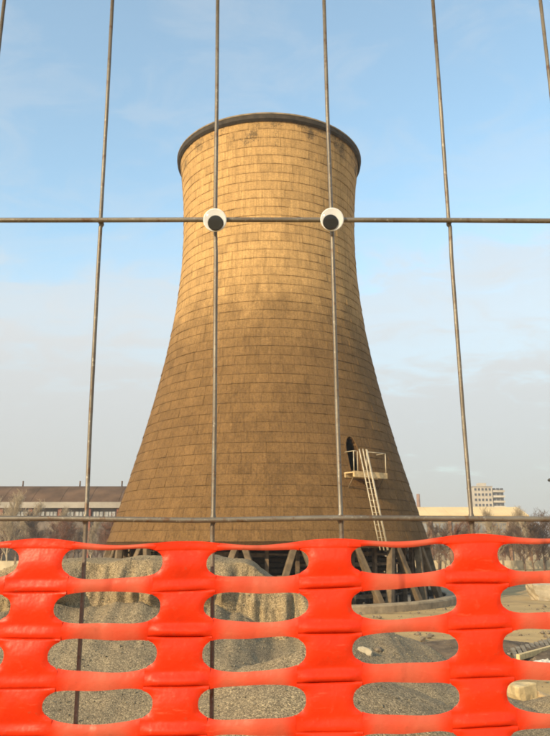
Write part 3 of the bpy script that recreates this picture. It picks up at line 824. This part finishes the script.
# bare winter trees
M_bark = mat('brown_bark', (0.16, 0.105, 0.070), 0.95, var=0.3, vscale=2)
M_bark2 = mat('reddish_bark', (0.20, 0.095, 0.055), 0.95, var=0.3, vscale=2)
M_bark3 = mat('pale_bark', (0.42, 0.33, 0.22), 0.95, var=0.3, vscale=2)
def tree_meshes(seed, H, spread, bark):
    r = random.Random(seed); tr = MB(); cr = MB()
    pts = []; rad = []
    p = Vector((0, 0, -0.2)); d = Vector((r.uniform(-.06, .06), r.uniform(-.06, .06), 1)).normalized()
    n = 8
    for i in range(n):
        pts.append(p.copy()); rad.append(0.018 * H * (1 - 0.72 * i / n)); p = p + d * H * 0.62 / n
        d = (d + Vector((r.gauss(0, .06), r.gauss(0, .06), 0.05))).normalized()
    tr.tube(pts, rad, 6)
    def branch(p, d, L, rad, lev):
        m = 4 if lev < 2 else 3; P = [p.copy()]; Rr = [rad]
        for i in range(m):
            d = (d + Vector((r.gauss(0, .13), r.gauss(0, .13), r.gauss(0.07, .1)))).normalized()
            p = p + d * L / m; P.append(p.copy()); Rr.append(max(0.016, rad * (1 - 0.75 * (i + 1) / m)))
        cr.tube(P, Rr, 4 if lev < 1 else 3, caps=False)
        if lev >= 3: return
        for i in range(1, m + 1):
            for _ in range((3, 3, 2)[lev]):
                ax = Vector((r.gauss(0, 1), r.gauss(0, 1), r.gauss(0, 0.5))).normalized()
                dd = (d + ax * spread * r.uniform(0.6, 1.3)).normalized(); dd.z = dd.z * 0.7 + 0.25
                branch(P[i], dd.normalized(), L * r.uniform(0.42, 0.66), max(0.018, Rr[i] * 0.6), lev + 1)
    for i in range(2, n):
        for _ in range(1 if i < 4 else 2):
            a = r.uniform(0, 2 * PI); dd = Vector((math.cos(a) * spread, math.sin(a) * spread, r.uniform(0.5, 1.1))).normalized()
            branch(pts[i], dd, H * r.uniform(0.24, 0.36) * (1.1 - 0.4 * i / n), rad[i] * 0.6, 1)
    branch(pts[-1], d, H * 0.36, rad[-1], 0)
    return tr.mesh('trunk', bark), cr.mesh('crown', bark)
def trees():
    r = random.Random(77)
    kinds = [tree_meshes(1, 9, 0.9, M_bark), tree_meshes(2, 8, 0.7, M_bark2), tree_meshes(3, 10, 0.6, M_bark3), tree_meshes(4, 7, 1.0, M_bark2), tree_meshes(5, 8.5, 0.8, M_bark)]
    spots = []
    for px in (-20, -12, -4, 3, 9, 16, 22, 30, 37, 44, 50, 57, 63, 68, 74, 80, 92, 98, 104, 110, 116, 128): spots.append((px, r.uniform(98, 135), 'L'))
    for px in (431, 437, 444, 452, 460, 468, 477, 486, 492, 497, 504, 509, 514, 519, 523, 527, 531, 535, 538, 542, 546, 556, 570): spots.append((px, r.uniform(88, 125), 'R'))
    nl = nr = 0
    ordn = ['first', 'second', 'third', 'fourth', 'fifth', 'sixth', 'seventh', 'eighth', 'ninth', 'tenth', 'eleventh', 'twelfth', 'thirteenth', 'fourteenth', 'fifteenth', 'sixteenth', 'seventeenth', 'eighteenth', 'nineteenth', 'twentieth', 'twenty-first', 'twenty-second', 'twenty-third']
    look = ['spreading brown', 'slender reddish', 'tall pale', 'low bushy reddish', 'twiggy brown']
    for px, Y, side in spots:
        k = r.randrange(5) if side == 'R' else r.choice((0, 1, 2, 2, 3, 4))
        if px in (57, 514): k = 2
        x = at(px, 540, Y).x
        t = empty('bare_tree', (x, Y, 0), r.uniform(0, 6)); s = r.uniform(0.62, 0.9)
        if side == 'R': s *= 0.85
        t.scale = (s, s, s)
        if side == 'L': where = f'{ordn[nl]} from the left before the factory hall'; nl += 1
        else: where = f'{ordn[nr]} from the tower before the warehouse'; nr += 1
        tag(t, f'{look[k]} leafless tree, {where}', 'tree', 'bare trees left of the tower' if side == 'L' else 'bare trees right of the tower')
        link('trunk', kinds[k][0], t); link('crown', kinds[k][1], t)
trees()
# street lamp whose head reaches in at the right edge
def lamp():
    h = at(549.5, 480, 60.0)
    t = empty('street_lamp', (h.x + 1.5, 60, 0)); tag(t, 'dark street lamp whose head just enters at the right edge', 'street lamp')
    M = mat('dark_lamp_metal', (0.04, 0.038, 0.035), 0.6)
    MB().tube([(0, 0, 0), (0, 0, 2.5), (0, 0, h.z - 0.9)], [0.11, 0.09, 0.06], 10).build('pole', M, t)
    MB().tube([(0, 0, h.z - 0.9), (-0.1, 0, h.z - 0.35), (-0.5, 0, h.z + 0.05), (-1.0, 0, h.z + 0.12)], 0.04, 8).build('arm', M, t)
    MB().tube([(-0.95, 0, h.z + 0.12), (-1.15, 0, h.z + 0.08), (-1.4, 0, h.z + 0.02), (-1.6, 0, h.z - 0.03), (-1.66, 0, h.z - 0.05)], [0.05, 0.12, 0.15, 0.11, 0.03], 12).build('lamp_head', M, t)
lamp()

# ------------------------------------------------------------------ wire fence right before the camera
FY = 0.568
M_wire = bpy.data.materials.new('weathered_zinc'); M_wire.use_nodes = True
def wire_mat(m):
    t = m.node_tree; b = t.nodes['Principled BSDF']; g = N(t, 'ShaderNodeTexCoord').outputs['Object']
    n = noise_(t, g, 120, 5, 0.7); n2 = noise_(t, mapping_(t, g, (1, 1, 1)), 18, 4, 0.6)
    c = mixc(t, ramp_(t, n2, [(0.35, 0), (0.65, 1)]), (0.125, 0.10, 0.074), (0.21, 0.18, 0.14))
    c = mixc(t, ramp_(t, n, [(0.54, 0), (0.66, 0.9)]), c, (0.12, 0.06, 0.028))
    c = mixc(t, ramp_(t, noise_(t, g, 320, 4, 0.7), [(0.58, 0), (0.70, 0.7)]), c, (0.34, 0.31, 0.26))
    t.links.new(c, b.inputs['Base Color']); setin(b, Roughness=0.48, Metallic=0.35)
    bn = N(t, 'ShaderNodeBump'); setin(bn, Strength=0.4, Distance=0.0006); t.links.new(n, bn.inputs['Height']); t.links.new(bn.outputs[0], b.inputs['Normal'])
wire_mat(M_wire)
def fence():
    r = random.Random(9)
    t = empty('wire_fence', (0, FY, 1.5)); tag(t, 'galvanised wire mesh fence panel close in front of the camera', 'fence')
    o0 = Vector((0, FY, 1.5))
    rad_v, rad_h = 0.0017, 0.0021
    ztop, zbot = CAMZ + 0.5235, 1.62
    meas = {0: ((3, 0), (-1.0, 60)), 1: ((112, 0), (85, 519)), 2: ((217, 0), (213, 519)), 3: ((324, 0), (341, 519)), 4: ((433, 0), (472, 519)), 5: ((541, 0), (549.5, 100))}
    zr = [at(275, 220, FY - 0.0026).z, at(275, 519, FY - 0.0026).z]
    dz = zr[0] - zr[1]
    levels = [zr[0], zr[1]] + [zr[1] - dz * q for q in range(1, 6)]
    ends = {}
    for k in range(-10, 17):
        if k in meas:
            (x0, y0), (x1, y1) = meas[k]; A = at(x0, y0, FY); B = at(x1, y1, FY)
            sl = (A.x - B.x) / (A.z - B.z)
            if k in (0, 5): sl = 0.004 if k == 0 else -0.012
            xa = A.x
        else:
            xa = None
        ends[k] = (xa, sl if k in meas else 0.0, A.z if k in meas else 0)
    x_l = ends[0][0]; x_r = ends[5][0]; zA = ends[0][2]
    for k in range(-10, 17):
        xa, sl, za = ends[k]
        if xa is None:
            xa = x_l + k * 0.1003 if k < 0 else x_r + (k - 5) * 0.1003; za = zA
        P = []; rr = []
        n = 14
        zl = [(ztop + (zbot - ztop) * i / n, 1.0) for i in range(n + 1)]
        for z in levels:
            b_ = r.uniform(1.25, 1.6); zl += [(z + 0.0045, 1.0), (z + 0.0022, b_ * 0.9), (z, b_), (z - 0.0022, b_ * 0.9), (z - 0.0045, 1.0)]
        for z, bead in sorted(zl, reverse=True):
            rr.append(rad_v * bead * r.uniform(0.97, 1.03))
            P.append(Vector((xa + sl * (z - za) + r.gauss(0, 0.00035), FY + 0.0022, z)) - o0)
        MB().tube(P, rr, 8).build('vertical_wire', M_wire, t)
    XL, XR = x_l - 1.0, x_r + 1.1
    for z in levels:
        P = [Vector((XL + (XR - XL) * i / 24, FY - 0.0024, z + r.gauss(0, 0.0004))) - o0 for i in range(25)]
        MB().tube(P, rad_h, 10).build('horizontal_wire', M_wire, t)
    for (a, b) in (((XL, FY, ztop), (XR, FY, ztop)), ((XL, FY, zbot), (XR, FY, zbot)), ((XL, FY, 1.5), (XL, FY, ztop + 0.019)), ((XR, FY, 1.5), (XR, FY, ztop + 0.019))):
        MB().tube([Vector(a) - o0, Vector(b) - o0], 0.019, 16).build('frame_tube', M_wire, t)
fence()

# ------------------------------------------------------------------ orange barrier netting
def plastic(name, base, base2, trans, tw, tw2, rough):
    m = bpy.data.materials.new(name); m.use_nodes = True; t = m.node_tree; b = t.nodes['Principled BSDF']; out = t.nodes['Material Output']
    g = N(t, 'ShaderNodeTexCoord').outputs['Object']
    n = noise_(t, g, 26, 5, 0.6); n2 = noise_(t, g, 240, 4, 0.6)
    st = N(t, 'ShaderNodeAttribute', attribute_name='stretch').outputs['Fac']
    c = mixc(t, st, base, base2)
    c = mixc(t, 1.0, c, ramp_(t, n, [(0.35, 0.86), (0.65, 1.0)]), 'MULTIPLY')
    n3 = noise_(t, mapping_(t, g, (30, 30, 150), (0, 0, 0), (0, 0.5, 0)), 1.0, 6, 0.7)
    c = mixc(t, ramp_(t, n3, [(0.60, 0), (0.72, 0.30)]), c, (0.72, 0.22, 0.12))
    c = mixc(t, ramp_(t, n2, [(0.60, 0), (0.75, 0.35)]), c, (0.30, 0.10, 0.05))
    t.links.new(c, b.inputs['Base Color']); setin(b, Roughness=rough); b.inputs['Specular IOR Level'].default_value = 0.3
    bn = N(t, 'ShaderNodeBump'); setin(bn, Strength=0.5, Distance=0.002)
    t.links.new(math_(t, 'ADD', noise_(t, g, 60, 3, 0.5), math_(t, 'MULTIPLY', n2, 0.12)), bn.inputs['Height']); t.links.new(bn.outputs[0], b.inputs['Normal'])
    tr = N(t, 'ShaderNodeBsdfTranslucent'); tr.inputs[0].default_value = (*trans, 1); t.links.new(bn.outputs[0], tr.inputs['Normal'])
    mx = N(t, 'ShaderNodeMixShader'); t.links.new(math_(t, 'MULTIPLY_ADD', st, tw2 - tw, tw), mx.inputs[0])
    t.links.new(b.outputs[0], mx.inputs[1]); t.links.new(tr.outputs[0], mx.inputs[2]); t.links.new(mx.outputs[0], out.inputs[0])
    return m
def netting():
    M_band = M_str = plastic('orange_plastic', (0.78, 0.036, 0.0045), (0.68, 0.155, 0.085), (0.9, 0.14, 0.05), 0.18, 0.36, 0.40)
    BY = 0.538
    px_n = {0: ((42, 543), (36, 586), (29, 632), (23, 682), (17, 731)),
            1: ((187, 545.5), (184, 585), (180, 630), (176.5, 680), (173, 729)),
            2: ((329.5, 543), (330, 582), (330, 626.5), (329.5, 675.5), (329, 725)),
            3: ((473.5, 538), (477, 577), (479.5, 622), (482, 671), (485, 720))}
    r = random.Random(31)
    NODE = {}
    K0, K1, J1 = -8, 12, 30
    for k, l in px_n.items():
        for j, (x, y) in enumerate(l):
            p = at(x, y, BY); NODE[(k, j)] = (p.x, p.z)
    for k in range(0, 4):
        for j in range(5, J1 + 1):
            a, b = NODE[(k, j - 1)], NODE[(k, j - 2)]
            NODE[(k, j)] = (NODE[(k, 1)][0] + (a[0] - NODE[(k, 1)][0]) * 0.9 + r.gauss(0, .0008), a[1] - 0.0318 + r.gauss(0, 0.0005))
    for j in range(J1 + 1):
        for k in range(4, K1 + 1): NODE[(k, j)] = (NODE[(k - 1, j)][0] + 0.1045 + r.gauss(0, .001), NODE[(k - 1, j)][1] + 0.001 + r.gauss(0, .0006))
        for k in range(-1, K0 - 1, -1): NODE[(k, j)] = (NODE[(k + 1, j)][0] - 0.1045 + r.gauss(0, .001), NODE[(k + 1, j)][1] + r.gauss(0, .0006))
    def pos(k, u, v):
        """u: 0..1 from band k to band k+1, v: row coordinate (strands at whole numbers)"""
        if u < 0: k, u = k - 1, u + 1
        k = max(K0, min(K1 - 1, k)); j = max(0, min(J1 - 1, int(math.floor(v)))); w = v - j
        p = [NODE[(k, j)], NODE[(k + 1, j)], NODE[(k, j + 1)], NODE[(k + 1, j + 1)]]
        x = (p[0][0] * (1 - u) + p[1][0] * u) * (1 - w) + (p[2][0] * (1 - u) + p[3][0] * u) * w
        z = (p[0][1] * (1 - u) + p[1][1] * u) * (1 - w) + (p[2][1] * (1 - u) + p[3][1] * u) * w
        return x, z
    rh = random.Random(4); HOLE = {}
    for k in range(K0 - 1, K1 + 1):
        for j in range(J1):
            top = 0.065 if j == 0 else 0.158
            HOLE[(k, j)] = (0.352 + rh.uniform(-.008, .008), top + rh.uniform(-.02, .025), 0.162 + rh.uniform(-.02, .03), 4.6 + rh.uniform(-.4, .6), 2.3, rh.uniform(-.02, .02))
    def hole_u(k, j, w):       # half width of the hole at height w of the cell
        au, t0, t1, n, m, sh = HOLE[(k, j)]
        c = (t0 + 1 - t1) / 2; b = (1 - t1 - t0) / 2; q = abs(w - c) / b
        return au * (1 - q ** m) ** (1 / n) if q < 1 else 0.0
    def hole_w(k, j, u):       # upper and lower edge of the hole at u
        au, t0, t1, n, m, sh = HOLE[(k, j)]
        c = (t0 + 1 - t1) / 2; b = (1 - t1 - t0) / 2; q = abs(u - 0.5) / au
        if q >= 1: return None
        e = b * (1 - q ** n) ** (1 / m)
        wob = 0.034 * math.sin(u * 6.5 + k * 2.1 + j * 1.7)
        return c - e + wob * (1 - q ** 2), c + e + wob * (1 - q ** 2)
    UC = 0.215
    def depth(k, u, v, across=0.0):
        d = u if u < 0.5 else u - 1
        kk = k if u < 0.5 else k + 1
        t = v - round(v)
        q_ = noise.noise((kk * 5.3, round(v) * 4.1, 2.0)); t += 0.22 * d * noise.noise((kk * 2.9, round(v) * 7.7, 6.0))
        roll = 0.0
        lo, hi = -0.17, 0.125
        if lo < t < hi:
            f = (t - lo) / (hi - lo); roll = math.sin(PI * min(1, f) ** 1.9) ** 0.8
        if v < 0.3: roll *= 0.25
        ed = 1 - smooth(0.13, 0.212, abs(d))
        crease = math.exp(-((t - 0.140) / 0.016) ** 2) if v > 0.5 else 0
        y = (-0.0028 * roll + 0.0022 * crease) * ed * (0.8 + 0.9 * q_)
        belly = math.cos(t * 2 * PI)
        y += 0.0012 * belly * ed + 0.004 * noise.noise((kk * 3.1 + d * 2, v * 0.6, 1.0))
        y += 0.003 * (1 - ed) * math.cos((u - 0.5) * 2 * PI) * noise.noise((k * 2.7, round(v) * 3.3, 5.0))
        return y
    t = empty('orange_netting', (0, BY, NODE[(1, 0)][1] - 0.98)); org = Vector((0, BY, NODE[(1, 0)][1] - 0.98))
    tag(t, 'bright orange plastic barrier netting with oblong holes hung on the wire fence', 'netting')
    def solid(o, th):
        m = o.modifiers.new('solid', 'SOLIDIFY'); m.thickness = th; m.offset = 0
        s = o.modifiers.new('edges', 'EDGE_SPLIT'); s.split_angle = R_(50)
    NX, NW = 12, 20
    for k in range(K0 + 1, K1):
        V = []
        jm = 10 if 0 <= k <= 3 else 10
        ws = [0, .035, .07, .095, .112, .125, .136, .147, .16, .18, .21, .26, .32, .39, .46, .53, .6, .67, .74, .79, .825, .86, .895, .93, .965]
        vv = [-0.11, -0.075, -0.035] + [j + w for j in range(J1) for w in ws]
        for v in vv:
            j = max(0, int(math.floor(v))); w = v - j
            el = max(hole_u(k - 1, j, w), 0.5 - UC) if w >= 0 else 0.5 - UC - 0.01
            er = max(hole_u(k, j, w), 0.5 - UC) if w >= 0 else 0.5 - UC - 0.01
            # in the left cell the band starts at u = 0.5 + el, in the right cell it ends at u = 0.5 - er
            L = (0.5 + el) - 1; Rr = 0.5 - er
            for i in range(NX + 1):
                f = i / NX; u = L + (Rr - L) * f
                c = abs(2 * f - 1)
                x, z = pos(k, u, v * (1 - 0.60 * c ** 2.2) if v < 0 else v)
                dome = 0.0035 * (v + 0.1) / 0.1 if v < 0 else 0.0035
                curl = 0.0016 * c ** 5 * (1 if w >= 0 and (el > 0.5 - UC or er > 0.5 - UC) else 0.2)
                V.append((x - org.x, depth(k if u >= 0 else k - 1, u if u >= 0 else u + 1, v) + curl + 0.0, z - org.z))
        m = NX + 1
        Fc = [(a * m + i, (a + 1) * m + i, (a + 1) * m + i + 1, a * m + i + 1) for a in range(len(vv) - 1) for i in range(NX)]
        o = MB().add(V, Fc, True).build('vertical_band', M_band, t); solid(o, 0.0010)
        if k == K1 - 1: break
        for j in range(J1):
            V = []; n = 26
            for i in range(n + 1):
                u = (UC - 0.003) + (1 - 2 * UC + 0.006) * i / n
                lo = hole_w(k, j - 1, u) if j > 0 else None; hi = hole_w(k, j, u)
                if hi is None: hi = (0.5, 0.5)
                va = (j - 1 + lo[1]) if lo else -0.045
                vb = j + hi[0]
                for q in range(7):
                    f = q / 6; v = va + (vb - va) * f
                    x, z = pos(k, u, max(v, -0.05))
                    sag = 0.0022 * math.sin(PI * i / n) * (1 if j == 0 else 0.3)
                    V.append((x - org.x, depth(k, u, v) + 0.0012 * abs(2 * f - 1) ** 2, z - org.z - sag))
            Fc = [(i * 7 + q, (i + 1) * 7 + q, (i + 1) * 7 + q + 1, i * 7 + q + 1)[::-1] for i in range(n) for q in range(6)]
            o = MB().add(V, Fc, True).build('strand', M_str, t); solid(o, 0.0009)
            a_ = o.data.attributes.new('stretch', 'FLOAT', 'POINT')
            a_.data.foreach_set('value', [smooth(0.0, 0.22, min(i, n - i) / n) * (0.8 + 0.2 * math.sin(k * 3 + j * 5 + i * 0.4)) for i in range(n + 1) for q in range(7)])
netting()

# ------------------------------------------------------------------ googly eyes
def eyes():
    M_white = mat('white_card', (0.70, 0.69, 0.68), 0.6, var=0.03)
    M_black = mat('black_disc', (0.004, 0.004, 0.004), 0.5, var=0.1)
    M_clear = bpy.data.materials.new('clear_dome'); M_clear.use_nodes = True
    t = M_clear.node_tree; out = t.nodes['Material Output']; t.nodes.remove(t.nodes['Principled BSDF'])
    tr = N(t, 'ShaderNodeBsdfTransparent'); tr.inputs[0].default_value = (0.96, 0.96, 0.96, 1)
    gl = N(t, 'ShaderNodeBsdfGlossy'); gl.inputs['Roughness'].default_value = 0.08
    fr = N(t, 'ShaderNodeFresnel'); fr.inputs[0].default_value = 1.46
    mx = N(t, 'ShaderNodeMixShader'); t.links.new(math_(t, 'MULTIPLY', fr.outputs[0], math_(t, 'SUBTRACT', 1.0, N(t, 'ShaderNodeNewGeometry').outputs['Backfacing'])), mx.inputs[0]); t.links.new(tr.outputs[0], mx.inputs[1]); t.links.new(gl.outputs[0], mx.inputs[2])
    t.links.new(mx.outputs[0], out.inputs[0])
    def disc(r, d0, d1, n=40, c=(0, 0), bev=0.0004):
        prof = [(0.00001, d1), (r - bev, d1), (r, d1 - bev), (r, d0 + bev), (r - bev, d0), (0.00001, d0)]
        return MB().lathe(prof, n, (c[0], c[1], 0), smooth=False)
    for (px, py, ppx, ppy, lab) in ((215, 220.3, 215.6, 223.2, 'left googly eye stuck on the crossing of two fence wires'),
                                    (332, 219.6, 330.4, 222.4, 'right googly eye stuck on the crossing of two fence wires')):
        C = at(px, py, FY - 0.0075); Pp = at(ppx, ppy, FY - 0.0075)
        e = empty('googly_eye', C); e.rotation_euler = (PI / 2 + 0.22, 0, 0)      # local z faces the camera, a little downwards
        tag(e, lab, 'googly eye')
        Rr = 0.0099
        dx, dy = (Pp.x - C.x), (Pp.z - C.z)
        # white cup: flat back, low raised rim
        MB().lathe([(0.00001, 0.0), (Rr - 0.0006, 0.0), (Rr, 0.0004), (Rr, 0.0010), (Rr - 0.0004, 0.0014), (Rr - 0.0012, 0.0012), (0.00001, 0.0010)], 48).build('white_backing', M_white, e)
        disc(0.0065, 0.0013, 0.0023, 40, (dx, dy)).build('pupil', M_black, e)
        prof = [((Rr - 0.0006) * math.cos(a), 0.0012 + 0.0030 * math.sin(a)) for a in [PI / 2 * i / 12 for i in range(13)]]
        prof[-1] = (0.00001, prof[-1][1])
        MB().lathe(prof, 48).build('clear_dome', M_clear, e)
eyes()

# ------------------------------------------------------------------ haze
def haze():
    m = bpy.data.materials.new('thin_haze'); m.use_nodes = True; t = m.node_tree
    t.nodes.remove(t.nodes['Principled BSDF']); v = N(t, 'ShaderNodeVolumePrincipled')
    v.inputs['Color'].default_value = (0.92, 0.93, 0.95, 1); v.inputs['Density'].default_value = 0.0006; v.inputs['Anisotropy'].default_value = 0.1
    t.links.new(v.outputs[0], t.nodes['Material Output'].inputs['Volume'])
    o = MB().box((-4200, -80, -1.5), (4200, 6200, 52)).build('haze', m, kind='stuff')
haze()
